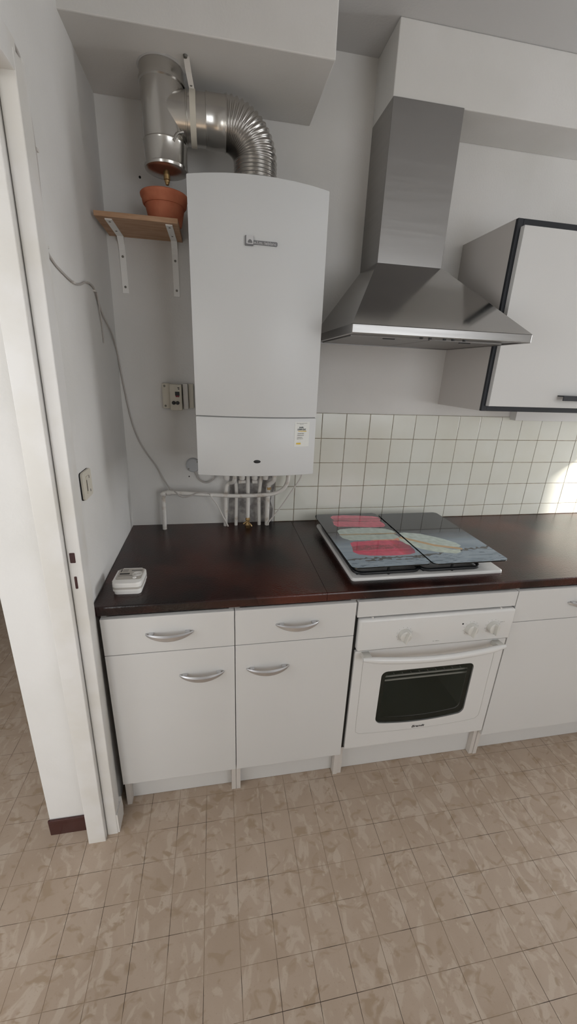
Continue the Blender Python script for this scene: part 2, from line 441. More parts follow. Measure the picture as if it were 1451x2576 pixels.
def strike(x0, x1, z0, z1):
    b = prism(rrect(x0, x1, z0, z1, 0.002, 3), 'y', -0.7386, -0.734)
    return lean(b)
obj('latch_hole', strike(-0.0145, -0.0015, 1.015, 1.0435), 'lock_dark', door)
obj('bolt_hole', strike(-0.0105, -0.0040, 0.940, 0.976), 'lock_dark', door)
o = struct('baseboard_corridor', box(-0.207, -0.07, -0.712, WE, 0.0, 0.068, 0.002), 'brown_skirting', 'dark brown varnished skirting at the foot of the door pier')
b = prism([(-0.735, 0), (-0.675, 0.0), (-0.668, 0.03), (-0.672, 0.085), (-0.685, 0.08), (-0.735, 0.085)], 'x', WX(0)-0.001, 0.018)
struct('baseboard_left', b, 'frame_paint', 'short stub of white skirting beside the base cabinet')

# ------------------------------------------------------------------ base cabinets
YC, YP, YK = -0.6635, -0.645, -0.618
ZT, ZD, ZB = 0.806, 0.6726, 0.127
def bow_handle(parent, cx, zc, yf):
    """curved bar handle, pointed flat ends"""
    rings = []; n = 24; hw = 0.071
    for i in range(n+1):
        t = -1+2*i/n; s = max(0.0, 1-t*t)
        off = 0.026*s**0.75; h = 0.0018+0.0092*s**0.7; th = 0.0020+0.0022*s
        x = cx+hw*t; zz = zc-0.004*s
        y = yf-0.0015-off
        rings.append([(x, y+th, zz-h*0.8), (x, y+th, zz+h*0.8), (x, y+th*0.2, zz+h), (x, y-th, zz+h*0.55), (x, y-th, zz-h*0.55), (x, y+th*0.2, zz-h)])
    bm = loft(rings)
    for s in (-1, 1):
        b = bmesh.new(); xs = cx+s*0.060
        box(min(xs, cx+s*0.046), max(xs, cx+s*0.046), yf-0.0125, yf+0.001, zc-0.004, zc+0.005, 0.0012, bm=b); merge(bm, b)
    return obj('handle', bm, 'handle_metal', parent, 40)
def base_unit(x0, x1, label, hx, hd, kick=True):
    t = thing('base_cabinet', label, 'cabinet', ((x0+x1)/2, -0.33, 0))
    for a, b in ((x0, x0+0.017), (x1-0.017, x1)):
        obj('side_panel', box(a+0.0006, b-0.0006, YP, -0.02, 0.0, ZT-0.002), 'carcass', t)
    obj('bottom_panel', box(x0+0.017, x1-0.017, YP, -0.02, ZB, ZB+0.016), 'carcass', t)
    obj('back_panel', box(x0+0.017, x1-0.017, -0.026, -0.02, ZB, ZT-0.01), 'carcass', t)
    obj('kick_board', box(x0+0.017, x1-0.017, YK, YK+0.016, 0.0015, ZB), 'cab_white', t)
    g = 0.0012
    d = obj('drawer_front', box(x0+g, x1-g, YC, YP-0.001, ZD+g, ZT-0.004, 0.001), 'cab_white', t)
    bow_handle(d, hx, 0.7415, YC)
    d2 = obj('door', box(x0+g, x1-g, YC, YP-0.001, ZB, ZD-g, 0.001), 'cab_white', t)
    bow_handle(d2, hd, 0.5775, YC)
    return t
X1, X2, X3, X4, X5 = 0.0255, 0.417, 0.8148, 1.4148, 2.0148
base_unit(X1, X2, 'white base cabinet with drawer standing next to the door frame and side wall', 0.2205, 0.311)
base_unit(X2, X3, 'white base cabinet with drawer between the corner base cabinet and the oven', 0.6175, 0.525)
base_unit(X4, X5, 'wide white base cabinet with drawer below the hanging cabinet, beyond the oven', 1.704, 1.91)
base_unit(X5, X5+0.6, 'white base cabinet at the far end of the worktop under the window wall', 2.31, 2.2)

# ------------------------------------------------------------------ oven housing and oven
t = thing('oven_housing', 'white cabinet housing around the built-in oven with kick board', 'cabinet', ((X3+X4)/2, -0.33, 0))
for a, b in ((X3, X3+0.017), (X4-0.017, X4)):
    obj('side_panel', box(a+0.0006, b-0.0006, YP+0.003, -0.02, 0.0, ZT-0.002), 'carcass', t)
obj('filler_panel', box(X3+0.005, X4-0.002, YC, YP, 0.7435, ZT-0.004, 0.001), 'cab_white', t)
obj('kick_board', box(X3+0.017, X4-0.017, YK-0.003, YK+0.013, 0.0015, 0.15), 'cab_white', t)
obj('shelf_panel', box(X3+0.017, X4-0.017, YP+0.01, -0.02, 0.13, 0.146), 'carcass', t)

ov = thing('built_in_oven', 'white built-in electric oven with dark window and three knobs', 'oven', ((X3+X4)/2, -0.4, 0.147))
OX0, OX1 = 0.8265, 1.4105
bm = bmesh.new()
for a in ((0.87, 0.88, -0.62, -0.12, 0.2, 0.56), (1.355, 1.365, -0.62, -0.12, 0.2, 0.56), (0.87, 1.365, -0.62, -0.12, 0.19, 0.2), (0.87, 1.365, -0.62, -0.12, 0.56, 0.57), (0.87, 1.365, -0.12, -0.11, 0.19, 0.57)):
    box(*a, bm=bm)
obj('cavity', bm, 'oven_cavity', ov)
bm = bmesh.new()
box(OX0+0.006, 0.87, YP+0.002, -0.1, 0.148, 0.735, bm=bm); box(1.365, OX1-0.001, YP+0.002, -0.1, 0.148, 0.735, bm=bm); box(0.87, 1.365, YP+0.002, -0.1, 0.6, 0.735, bm=bm)
box(X3+0.0014, OX0+0.02, -0.652, YP+0.0025, 0.15, 0.742, bm=bm); box(OX1-0.02, X4-0.0014, -0.652, YP+0.0025, 0.15, 0.742, bm=bm)
obj('body', bm, 'oven_black', ov)
bm = bmesh.new()
for zz in (0.462, 0.444):
    tube([(0.884, -0.640, zz), (1.352, -0.640, zz)], 0.0036, 8, bm=bm)
for k in range(14):
    xx = 0.9+k*0.034; tube([(xx, -0.64, 0.4625), (xx, -0.16, 0.4625)], 0.0014, 6, bm=bm)
obj('rack', bm, 'chrome', ov, 40)
# door with window opening
win = []
wx0, wx1, wzt, wzb = 0.9365, 1.3045, 0.5055, 0.2585
def arc(cx, cz, r, a0, a1, n=7): return [(cx+r*math.cos(math.radians(a0+(a1-a0)*i/n)), cz+r*math.sin(math.radians(a0+(a1-a0)*i/n))) for i in range(n+1)]
win += arc(wx1-0.022, wzt-0.022, 0.022, 0, 90) + arc(wx0+0.022, wzt-0.022, 0.022, 90, 180)
win += arc(wx0+0.030, wzb+0.032, 0.030, 180, 250)
for i in range(1, 12):
    s = i/12; xa = wx0+0.0197; xb = wx1-0.0197
    win.append((xa+(xb-xa)*s, wzb+0.0035-0.0125*4*s*(1-s)))
win += arc(wx1-0.030, wzb+0.032, 0.030, 290, 360)
dr = obj('oven_door', hole_plate(rrect(OX0, OX1, 0.1545, 0.6055, 0.004, 3), win, 'y', YC, YC+0.03), 'enamel', ov)
obj('door_glass', prism(win, 'y', YC+0.001, YC+0.005), 'oven_glass', dr)
inner = [((x-1.1205)*0.90+1.1205, (z-0.382)*0.86+0.385) for x, z in win]
obj('window_mask', hole_plate(win, inner, 'y', YC+0.006, YC+0.008), 'oven_black', dr)
bm = tube(smooth_path([(0.8592, YC, 0.566), (0.8605, YC, 0.40), (0.862, YC, 0.253), (0.869, YC, 0.230), (0.892, YC, 0.222), (1.0, YC, 0.216), (1.12, YC, 0.213), (1.25, YC, 0.216), (1.35, YC, 0.224), (1.371, YC, 0.235), (1.378, YC, 0.262), (1.377, YC, 0.40), (1.376, YC, 0.55)], 5), 0.0008, 6)
obj('trim_line', bm, 'line_grey', dr)
text('brand_lettering', 'Brandt', 'oven_black', dr, 0.0105, 0.0535, (1.0925, YC-0.0002, 0.2205), shear=0.25, bold=0.01)
# bar handle: bowed downwards in the middle
rings = []
for i in range(29):
    s = -1+2*i/28; x = 1.113+0.270*s; q = 1-s*s
    y = -0.698-0.014*q; z = 0.5985-0.012*q; ra = 0.0125*(0.62+0.38*min(1, 6*(1-abs(s))))
    rings.append([(x, y+ra*0.8*math.cos(a), z+ra*math.sin(a)) for a in [2*PI*k/12 for k in range(12)]])
hd = obj('handle', loft(rings), 'enamel', dr, 50)
for s in (-1, 1):
    x = 1.113+s*0.252
    bm = loft([[(x-0.013, YC+0.001, 0.585), (x+0.013, YC+0.001, 0.585), (x+0.013, YC+0.001, 0.603), (x-0.013, YC+0.001, 0.603)], [(x-0.013, -0.699, 0.588), (x+0.013, -0.699, 0.588), (x+0.013, -0.699, 0.607), (x-0.013, -0.699, 0.607)]])
    obj('handle_mount', bm, 'knob_plastic', hd)
# control panel with rounded lower edge
cp_ = obj('control_panel', box(OX0, OX1+0.002, -0.676, YP, 0.6125, 0.7385, 0.009, 4), 'enamel', ov, 50)
for x in (0.8745, 1.3565):
    obj('spacer', box(x-0.003, x+0.003, -0.667, YP, 0.7375, 0.7432, 0.001), 'knob_plastic', ov)
obj('pilot_light', lathe([(0.0032, -0.6768), (0.0032, -0.675)], (1.209, 0, 0.694), 'y', 12), 'black_plastic', cp_)
def knob(x, z, ang):
    k = obj('knob', lathe([(0.0, -0.694), (0.018, -0.694), (0.0205, -0.692), (0.0215, -0.680), (0.023, -0.676), (0.023, -0.675)], (x, 0, z), 'y', 32), 'knob_plastic', ov, 40)
    b = box(-0.0042, 0.0042, -0.706, -0.690, -0.0205, 0.0215, 0.002, 2)
    for v in b.verts:
        if v.co.y < -0.70: v.co.x *= 0.7
    b.transform(Matrix.Translation((x, 0, z)) @ Matrix.Rotation(ang, 4, 'Y'))
    obj('grip', b, 'knob_plastic', k)
    bm = bmesh.new()
    for i in range(10):
        a = -2.3+i*0.51
        lathe([(0.0009, -0.6766), (0.0009, -0.675)], (x+0.029*math.sin(a), 0, z+0.029*math.cos(a)), 'y', 6, bm)
    obj('dial_marks', bm, 'print_grey', k)
knob(0.992, 0.6705, 0.25); knob(1.2435, 0.672, 0.2); knob(1.329, 0.673, 0.0)
for k, w in enumerate((0.006, 0.009, 0.005)):
    obj('small_print', box(1.104+k*0.010, 1.104+k*0.010+w, -0.6764, -0.675, 0.6305, 0.6325+0.001*(k == 1)), 'line_grey', cp_)
text('dial_print', 'ooo o', 'line_grey', cp_, 0.003, 0.018, (1.356, -0.6761, 0.688))
text('dial_print', '-o- oo', 'line_grey', cp_, 0.003, 0.020, (1.336, -0.6761, 0.638))

# ------------------------------------------------------------------ worktops
ZW, YW = 0.8373, -0.6528
def worktop(x0, x1, label, skew0=0.0):
    bm = bmesh.new()
    pts = [(0.0, ZT), (0.0, ZW), (YW+0.005, ZW), (YW+0.0015, ZW-0.0015), (YW, ZW-0.005), (YW, ZT+0.003), (YW+0.003, ZT)]
    rings = [[(x0+(skew0 if p[0] < -0.3 else 0), p[0], p[1]) for p in pts], [(x1, p[0], p[1]) for p in pts]]
    o = obj('worktop', loft(rings), 'worktop', None); tag(o, label, 'worktop'); return o
worktop(0.0042, 0.7134, 'dark brown laminate worktop from the side wall to the joint under the boiler', 0.006)
worktop(0.7146, 2.62, 'long dark brown laminate worktop carrying the hob')

# ------------------------------------------------------------------ hob and glass covers
hb = thing('gas_hob', 'white enamel gas hob with black pan supports set into the worktop', 'hob', (1.108, -0.34, ZW))
bm = prism(rrect(0.818, 1.398, -0.589, -0.075, 0.012, 4), 'z', ZW, ZW+0.011)
bmesh.ops.bevel(bm, geom=[e for e in bm.edges if all(v.co.z > ZW+0.01 for v in e.verts)], offset=0.006, segments=3, affect='EDGES', profile=0.5)
obj('hob_plate', bm, 'enamel', hb, 40)
for cx, cy, r in ((0.945, -0.22, 0.045), (0.945, -0.45, 0.038), (1.22, -0.22, 0.038), (1.22, -0.45, 0.05)):
    b1 = obj('burner', lathe([(0.0, 0.020), (r*0.8, 0.020), (r*0.85, 0.018), (r, 0.012), (r, 0.0105)], (cx, cy, ZW), 'z', 24), 'steel_dark', hb, 40)
    obj('burner_cap', lathe([(0.0, 0.026), (r*0.6, 0.026), (r*0.68, 0.023), (r*0.68, 0.0195)], (cx, cy, ZW), 'z', 24), 'black_plastic', b1, 40)
for i, (gx0, gx1) in enumerate(((0.835, 1.078), (1.084, 1.318))):
    bm = bmesh.new(); zr = ZW+0.019; zf = ZW+0.0408
    loop = [(p[0], p[1], zr) for p in rrect(gx0, gx1, -0.570, -0.10, 0.03, 5)]; loop += loop[:2]
    tube(loop, 0.0062, 8, False, bm)
    xm = (gx0+gx1)/2
    for p, q in (((xm, -0.568), (xm, -0.102)), ((gx0, -0.335), (gx1, -0.335)), ((gx0, -0.22), (gx0+0.08, -0.22)), ((gx1, -0.22), (gx1-0.08, -0.22)), ((gx0, -0.45), (gx0+0.08, -0.45)), ((gx1, -0.45), (gx1-0.08, -0.45))):
        tube([(p[0], p[1], zf), (q[0], q[1], zf)], 0.005, 8, True, bm)
    for p in ((gx0+0.01, -0.56), (gx1-0.01, -0.56), (gx0+0.01, -0.11), (gx1-0.01, -0.11), (xm, -0.57)):
        tube([(p[0], p[1], ZW+0.010), (p[0], p[1], zr)], 0.0045, 8, True, bm)
    for p in ((xm, -0.566), (xm, -0.104), (gx0, -0.335), (gx1, -0.335), (gx0, -0.22), (gx1, -0.22), (gx0, -0.45), (gx1, -0.45)):
        tube([(p[0], p[1], zr), (p[0], p[1], zf)], 0.0045, 8, True, bm)
    obj('pan_support', bm, 'black_plastic', hb, 50)
for j in range(4):
    obj('gas_knob', lathe([(0.0, 0.022), (0.013, 0.022), (0.015, 0.019), (0.017, 0.0105)], (1.362, -0.50+j*0.085, ZW), 'z', 20), 'knob_plastic', hb, 40)

PR = {
'pink1_top': [(0.877, -0.1), (0.891, -0.084), (0.947, -0.081), (1.023, -0.093), (1.076, -0.102), (1.098, -0.117), (1.099, -0.147), (1.085, -0.166), (0.999, -0.16), (0.942, -0.147), (0.882, -0.142), (0.876, -0.125)],
'pink1_bot': [(0.871, -0.155), (0.938, -0.159), (1.012, -0.167), (1.085, -0.166), (1.093, -0.194), (1.089, -0.223), (1.075, -0.237), (1.016, -0.236), (0.939, -0.224), (0.874, -0.218), (0.865, -0.195)],
'cream1_top': [(0.859, -0.263), (0.877, -0.246), (0.933, -0.238), (1.013, -0.241), (1.074, -0.256), (1.097, -0.28), (1.101, -0.298), (1.089, -0.306), (1.016, -0.309), (0.91, -0.308), (0.857, -0.3)],
'cream1_bot': [(0.854, -0.308), (0.909, -0.31), (1.012, -0.317), (1.085, -0.315), (1.093, -0.336), (1.093, -0.353), (1.062, -0.367), (0.964, -0.368), (0.884, -0.364), (0.859, -0.337)],
'pink2': [(0.874, -0.386), (0.893, -0.377), (0.99, -0.373), (1.071, -0.378), (1.089, -0.399), (1.101, -0.431), (1.099, -0.475), (1.09, -0.496), (1.063, -0.507), (0.997, -0.51), (0.912, -0.502), (0.873, -0.488), (0.859, -0.466), (0.868, -0.431)],
'salmon': [(0.964, -0.368), (1.096, -0.353), (1.098, -0.387), (1.069, -0.381), (0.988, -0.378)],
'cream2_top': [(1.109, -0.308), (1.134, -0.305), (1.198, -0.325), (1.259, -0.373), (1.3, -0.426), (1.305, -0.453), (1.29, -0.464), (1.259, -0.458), (1.204, -0.433), (1.153, -0.397), (1.115, -0.36)],
'cream2_bot': [(1.088, -0.341), (1.098, -0.35), (1.149, -0.404), (1.202, -0.448), (1.25, -0.483), (1.28, -0.486), (1.268, -0.509), (1.242, -0.518), (1.174, -0.497), (1.125, -0.463), (1.093, -0.418), (1.083, -0.382)]}
def inside(P, x, y):
    c = False; j = len(P)-1
    for i in range(len(P)):
        if (P[i][1] > y) != (P[j][1] > y) and x < (P[j][0]-P[i][0])*(y-P[i][1])/(P[j][1]-P[i][1])+P[i][0]: c = not c
        j = i
    return c
from mathutils import noise as MN
def seglen(x, y, a, b):
    ax, ay = a; bx, by = b; dx, dy = bx-ax, by-ay
    t_ = max(0, min(1, ((x-ax)*dx+(y-ay)*dy)/(dx*dx+dy*dy))); return math.hypot(x-ax-t_*dx, y-ay-t_*dy)
def print_col(x, y):
    n1 = MN.noise((x*9, y*60, 0.3)); n2 = MN.noise((x*60, y*60, 4.1)); n3 = MN.noise((x*30+n1*2, y*170, 2.0))
    # table top: dark at the back, pale grey-blue boards in front
    f = max(0.0, min(1.0, (-y-0.27)/0.14))
    c = [40+f*82+12*f*n1, 42+f*94+12*f*n1, 48+f*100+12*f*n1]
    ye = -0.525+0.05*max(0, (x-1.1))/0.3+0.012*n1     # front edge of the board, dark split
    if abs(y-ye-0.012*n2) < 0.010*(0.4+0.9*abs(n1)) : c = [56, 58, 62]
    elif y < ye and n3 > 0.25: c = [c[0]-36, c[1]-36, c[2]-34]
    # soft dark shadow patch printed right of the red macaron
    for nme, colr in (('pink1_top', (194, 92, 112)), ('pink1_bot', (188, 86, 106)), ('salmon', (198, 128, 104)), ('cream1_top', (166, 178, 172)), ('cream1_bot', (160, 172, 164)), ('pink2', (186, 58, 88)), ('cream2_bot', (172, 182, 172)), ('cream2_top', (170, 182, 176))):
        if inside(PR[nme], x, y):
            k = 1+0.10*n2
            c = [v*k for v in colr]
            if nme == 'pink2':
                if x > 1.04: c = [c[0]*(1-0.35*min(1, (x-1.04)/0.06)), c[1]*0.8, c[2]*0.85]
                if -0.452 < y+0.008*n1 < -0.414 and abs(n3) > 0.08: c = [128, 40, 58]
            if nme.startswith('pink1') and abs(y+0.0+0.128+0.25*(x-0.88)*0.2) < 0.006+0.008*abs(n1): c = [150, 66, 78]
    if seglen(x, y, (0.862, -0.304), (1.095, -0.309)) < 0.006: c = [150, 134, 104]
    if seglen(x, y, (0.872, -0.149), (1.085, -0.166)) < 0.004: c = [140, 44, 62]
    if seglen(x, y, (1.10, -0.355), (1.20, -0.441)) < 0.009 or seglen(x, y, (1.20, -0.441), (1.285, -0.478)) < 0.009: c = [176, 146, 108]
    return [lin(max(0, min(255, v*1.13))) for v in c]
mp_ = bpy.data.materials.new('printed_glass'); mp_.use_nodes = True
_n = mp_.node_tree.nodes; _p = _n['Principled BSDF']
_a = _n.new('ShaderNodeAttribute'); _a.attribute_name = 'print'
mp_.node_tree.links.new(_a.outputs['Color'], _p.inputs['Base Color'])
_p.inputs['Roughness'].default_value = 0.04; _p.inputs['Specular IOR Level'].default_value = 0.9
MATS['printed_glass'] = mp_
mat('glass_edge', rgb(24, 28, 30), 0.08)
def glass_cover(x0, x1, y0, y1, zt, rot, label):
    t = thing('hob_cover', label, 'glass cover', ((x0+x1)/2, (y0+y1)/2, zt-0.004), 'printed glass covers on the hob')
    cx, cy = (x0+x1)/2, (y0+y1)/2; R2 = Matrix.Translation((cx, cy, 0)) @ Matrix.Rotation(rot, 4, 'Z') @ Matrix.Translation((-cx, -cy, 0))
    b = prism(rrect(x0, x1, y0, y1, 0.022, 6), 'z', zt-0.0045, zt-0.0003); b.transform(R2)
    pane = obj('glass_pane', b, 'glass_edge', t)
    # printed face: fine grid cut to the rounded outline
    step = 0.0016; nx = int((x1-x0)/step); ny = int((y1-y0)/step); r = 0.0215; verts = []; cols = []; idx = {}; faces = []
    def ok(x, y):
        ex = max(x0+r-x, x-(x1-r), 0); ey = max(y0+r-y, y-(y1-r), 0); return ex*ex+ey*ey <= r*r*1.0001
    def vid(i, j):
        if (i, j) not in idx:
            x = x0+0.0005+(x1-x0-0.001)*i/nx; y = y0+0.0005+(y1-y0-0.001)*j/ny
            p = R2 @ Vector((x, y, zt)); idx[(i, j)] = len(verts); verts.append(p); cols.append(print_col(p.x, p.y))
        return idx[(i, j)]
    for i in range(nx):
        for j in range(ny):
            x = x0+0.0005+(x1-x0-0.001)*(i+.5)/nx; y = y0+0.0005+(y1-y0-0.001)*(j+.5)/ny
            if ok(x, y): faces.append((vid(i, j), vid(i+1, j), vid(i+1, j+1), vid(i, j+1)))
    me = bpy.data.meshes.new('printed_face'); me.from_pydata([tuple(v) for v in verts], [], faces); me.update()
    at = me.color_attributes.new('print', 'FLOAT_COLOR', 'POINT')
    flat = []
    for c in cols: flat += [c[0], c[1], c[2], 1.0]
    at.data.foreach_set('color', flat)
    link('printed_face', me, 'printed_glass', t)
glass_cover(0.812, 1.106, -0.588, -0.062, 0.8885, 0.012, 'glass hob cover printed with stacked pink and cream macarons')
glass_cover(1.112, 1.412, -0.590, -0.075, 0.8890, 0.006, 'glass hob cover printed with one leaning cream macaron')

# ------------------------------------------------------------------ extractor hood
hd_ = thing('extractor_hood', 'stainless steel chimney extractor hood above the hob', 'hood', (1.073, 0.0, 1.6176))
HX0, HX1, HZ0, HZ1, HZ2 = 0.7725, 1.3735, 1.6176, 1.643, 1.878
CX0, CX1, CY = 0.951, 1.199, -0.180
o = obj('chimney', box(CX0, CX1, CY, 0.0, HZ2-0.004, 2.336, 0.0012), 'steel', hd_)
bm = bmesh.new()
lo = [(HX0, 0, HZ1), (HX0, -0.5, HZ1), (HX1, -0.5, HZ1), (HX1, 0, HZ1)]; hi = [(CX0-0.002, 0, HZ2), (CX0-0.002, CY-0.003, HZ2), (CX1+0.002, CY-0.003, HZ2), (CX1+0.002, 0, HZ2)]
bm = loft([lo, hi]); obj('canopy', bm, 'canopy_steel', hd_)
bm = bmesh.new(); th = 0.012
box(HX0, HX1, -0.5, -0.5+th, HZ0, HZ1, 0.002, bm=bm); box(HX0, HX0+th, -0.5+th, 0, HZ0, HZ1, bm=bm); box(HX1-th, HX1, -0.5+th, 0, HZ0, HZ1, bm=bm); box(HX0+th, HX1-th, -th, 0, HZ0, HZ1, bm=bm)
obj('rim', bm, 'steel', hd_)
obj('underside', box(HX0+th, HX1-th, -0.5+th, -th, HZ0+0.004, HZ0+0.008), 'steel_dark', hd_)
xm = 1.073
for a, b in ((HX0+0.03, xm-0.003), (xm+0.003, HX1-0.03)):
    f = obj('grease_filter', box(a, b, -0.40, -0.05, HZ0-0.0005, HZ0+0.005, 0.001), 'filter_mesh', hd_)
    obj('filter_latch', box((a+b)/2-0.02, (a+b)/2+0.02, -0.395, -0.385, HZ0-0.003, HZ0, 0.001), 'black_plastic', f)
for x in (1.02, 1.05, 1.10, 1.13, 1.17):
    obj('button', lathe([(0.0, -0.003), (0.005, -0.003), (0.006, 0.004)], (x, -0.45, HZ0+0.001), 'z', 12), 'black_plastic', hd_)

# ------------------------------------------------------------------ hanging wall cabinet
wc = thing('wall_cabinet', 'hanging wall cabinet with white door, black edge frame and black handle', 'cabinet', (1.676, 0, 1.389))
WX0, WX1, WZ0, WZ1, WY = 1.376, 1.976, 1.389, 2.0115, -0.315
obj('body', box(WX0, WX1, WY+0.012, 0.0, WZ0, WZ1), 'cab_side', wc)
bm = bmesh.new(); f = 0.021
for a in ((WX0, WX0+f, WZ0, WZ1), (WX1-f, WX1, WZ0, WZ1), (WX0+f, WX1-f, WZ0, WZ0+f), (WX0+f, WX1-f, WZ1-f, WZ1)):
    box(a[0], a[1], WY, WY+0.013, a[2], a[3], 0.002, bm=bm)
obj('edge_frame', bm, 'black_frame', wc)
d = obj('door', box(WX0+0.014, WX1-0.014, WY-0.020, WY, WZ0+0.0195, WZ1-0.0245, 0.0012), 'cab_white', wc)
bm = bmesh.new()
box(1.677, 1.86, -0.363, -0.335, 1.4515, 1.4555, 0.001, bm=bm); box(1.677, 1.86, -0.367, -0.363, 1.437, 1.4555, 0.001, bm=bm)
obj('handle', bm, 'black_frame', d)
wc2 = thing('wall_cabinet', 'second hanging wall cabinet at the far end by the window', 'cabinet', (2.28, 0, 1.389))
obj('body', box(1.98, 2.58, WY, 0.0, WZ0, WZ1), 'cab_side', wc2)
obj('door', box(1.985, 2.575, WY-0.02, WY, WZ0+0.02, WZ1-0.02, 0.001), 'cab_white', wc2)
o = obj('wall_batten', box(1.760, 2.6, -0.042, 0.0, 1.327, WZ0-0.001, 0.001), 'cab_white', None)
tag(o, 'white batten fixed to the tiles under the hanging cabinet', 'batten')

# ------------------------------------------------------------------ boiler
bo = thing('gas_boiler', 'white wall-hung gas boiler with bowed front panel and grey badge', 'boiler', (0.516, 0, 1.15))
BX0, BX1, BYS, BOW = 0.3095, 0.7225, -0.335, 0.030
def bfront(x):
    s = (x-(BX0+BX1)/2)/((BX1-BX0)/2); return BYS-BOW*(1-s*s)
def front_pts(ins=0.0):
    n = 20; P = [(BX0+ins, -0.02), (BX1-ins, -0.02)]
    for i in range(n+1):
        x = BX1-ins-(BX1-BX0-2*ins)*i/n; P.append((x, bfront(x)+ins))
    return P
def shell(name, z0, z1, m, ins=0.0, arch=0.0, bev=0.003):
    b = prism(front_pts(ins), 'z', z0, z1, bev)
    if arch:
        for v in b.verts:
            if v.co.z > z1-0.02: s = (v.co.x-0.516)/0.2065; v.co.z += arch*(1-s*s)
    return obj(name, b, m, bo, 35)
shell('upper_casing', 1.3548, 2.012, 'boiler_paint', arch=0.006)
lower = shell('lower_flap', 1.1505, 1.3522, 'boiler_paint')
shell('chassis', 1.16, 2.0, 'boiler_dark', 0.004)
bx = 0.5125; by = bfront(bx)
b = lathe([(0.0, -0.0022), (0.7, -0.0022), (1.0, -0.0002), (1.0, 0.003)], (0, 0, 0), 'y', 28)
for v in b.verts: v.co = Vector((bx+v.co.x*0.0125, by+v.co.y, 1.2035+v.co.z*0.0058))
obj('latch_button', b, 'black_plastic', lower, 40)
# badge: square emblem with half disc, and a name strip
def on_front(x, z, d=0.0): return (x, bfront(x)-d, z)
bz = 1.858
bd = obj('badge', prism(rrect(0.4700, 0.4945, bz-0.0125, bz+0.0125, 0.002, 3), 'y', bfront(0.482)-0.005, bfront(0.482)+0.003), 'badge_grey', bo)
obj('emblem_plate', prism(rrect(0.4735, 0.4945, bz-0.0085, bz+0.0125, 0.002, 3), 'y', bfront(0.482)-0.0064, bfront(0.482)-0.004), 'badge_light', bd)
obj('emblem', prism([(0.4845+0.0068*math.cos(a), bz-0.0062+0.0088*math.sin(a)) for a in [PI*i/12 for i in range(13)]], 'y', bfront(0.482)-0.0072, bfront(0.482)-0.006), 'badge_grey', bd)
obj('name_strip', prism(rrect(0.4935, 0.5655, bz-0.0085, bz+0.0022, 0.003, 3), 'y', bfront(0.516)-0.003, bfront(0.52)+0.003), 'badge_grey', bd)
text('name_lettering', 'e.l.m. leblanc', 'badge_light', bd, 0.0075, 0.066, (0.4965, bfront(0.516)-0.0031, bz-0.0068))
# service sticker on the lower flap
sx0, sx1, sz0, sz1 = 0.6435, 0.6985, 1.2545, 1.3405
def son(x, d): return bfront(x)-d
rings = [[(x, son(x, 0.0006), sz0), (x, son(x, 0.0006), sz1), (x, son(x, -0.0005), sz1), (x, son(x, -0.0005), sz0)] for x in [sx0+(sx1-sx0)*i/8 for i in range(9)]]
st = obj('service_sticker', loft(rings), 'paper', lower)
sl_ = (bfront(sx1)-bfront(sx0))/(sx1-sx0); xd = Vector((1, sl_, 0)).normalized()
def stext(body, m, x, z, w, h, bold=0.0, shear=0.0):
    text('sticker_print', body, m, st, h, w, (x, bfront(x)-0.0012, z), xdir=xd, depth=0.0002, bold=bold, shear=shear)
stext('Pour toute intervention', 'print_grey', 0.650, 1.3345, 0.040, 0.0025)
stext('appelez', 'print_grey', 0.662, 1.3305, 0.014, 0.0025)
stext('SARL', 'print_dark', 0.6595, 1.3185, 0.018, 0.0055, 0.03, 0.15)
stext('CONFO-GAZ', 'print_dark', 0.6535, 1.3115, 0.033, 0.0055, 0.03, 0.15)
for (z, h, x0, x1) in ((1.3075, 0.0018, 0.657, 0.686), (1.2625, 0.0055, 0.651, 0.667)):
    obj('sticker_print', prism([(x0, z), (x1, z), (x1, z+h), (x0, z+h)], 'y', bfront(x0)-0.0012, bfront(x1)-0.0004), 'print_yellow', st)
stext('ENTRETIEN', 'print_grey', 0.655, 1.2985, 0.024, 0.0032)
stext('DEPANNAGE', 'print_grey', 0.654, 1.2925, 0.025, 0.0032)
stext('CONTRAT', 'print_grey', 0.654, 1.2855, 0.020, 0.0030)
stext('ELECTRICITE', 'print_grey', 0.653, 1.2805, 0.023, 0.0030)

# ------------------------------------------------------------------ flue
fl = thing('flue_pipe', 'polished steel flue tee with flexible ribbed elbow from boiler to soffit', 'flue pipe', (0.243, -0.163, 2.06))
VX, VY, RV = 0.2430, -0.163, 0.0625
obj('tee_riser', lathe([(RV, 2.335), (RV, 2.285), (RV+0.0035, 2.283), (RV+0.0035, 2.275), (RV, 2.272), (RV, 2.135)], (VX, VY, 0), 'z', 48), 'flue_steel', fl, 40)
c = obj('drain_cap', lathe([(RV-0.001, 2.14), (RV+0.002, 2.139), (RV+0.0035, 2.136), (RV+0.0015, 2.132), (RV+0.0015, 2.082), (RV+0.003, 2.079), (RV+0.001, 2.073), (RV-0.008, 2.069), (0.0, 2.063)], (VX, VY, 0), 'z', 48), 'flue_steel', fl, 40)
obj('drain_spout', lathe([(0.010, 2.066), (0.010, 2.052), (0.008, 2.050), (0.008, 2.046), (0.0065, 2.044), (0.005, 2.039), (0.0, 2.039)], (VX, VY, 0), 'z', 16), 'brass', c, 40)
HZ = 2.2095
obj('tee_branch', lathe([(RV-0.0015, VX), (RV-0.001, 0.315), (RV, 0.371)], (0, VY, HZ), 'x', 48), 'flue_steel', fl, 40)
obj('weld_seam', lathe([(RV+0.0005, 0.3085), (RV+0.0025, 0.3095), (RV+0.0025, 0.3125), (RV+0.0005, 0.3135)], (0, VY, HZ), 'x', 48), 'flue_steel', fl, 40)
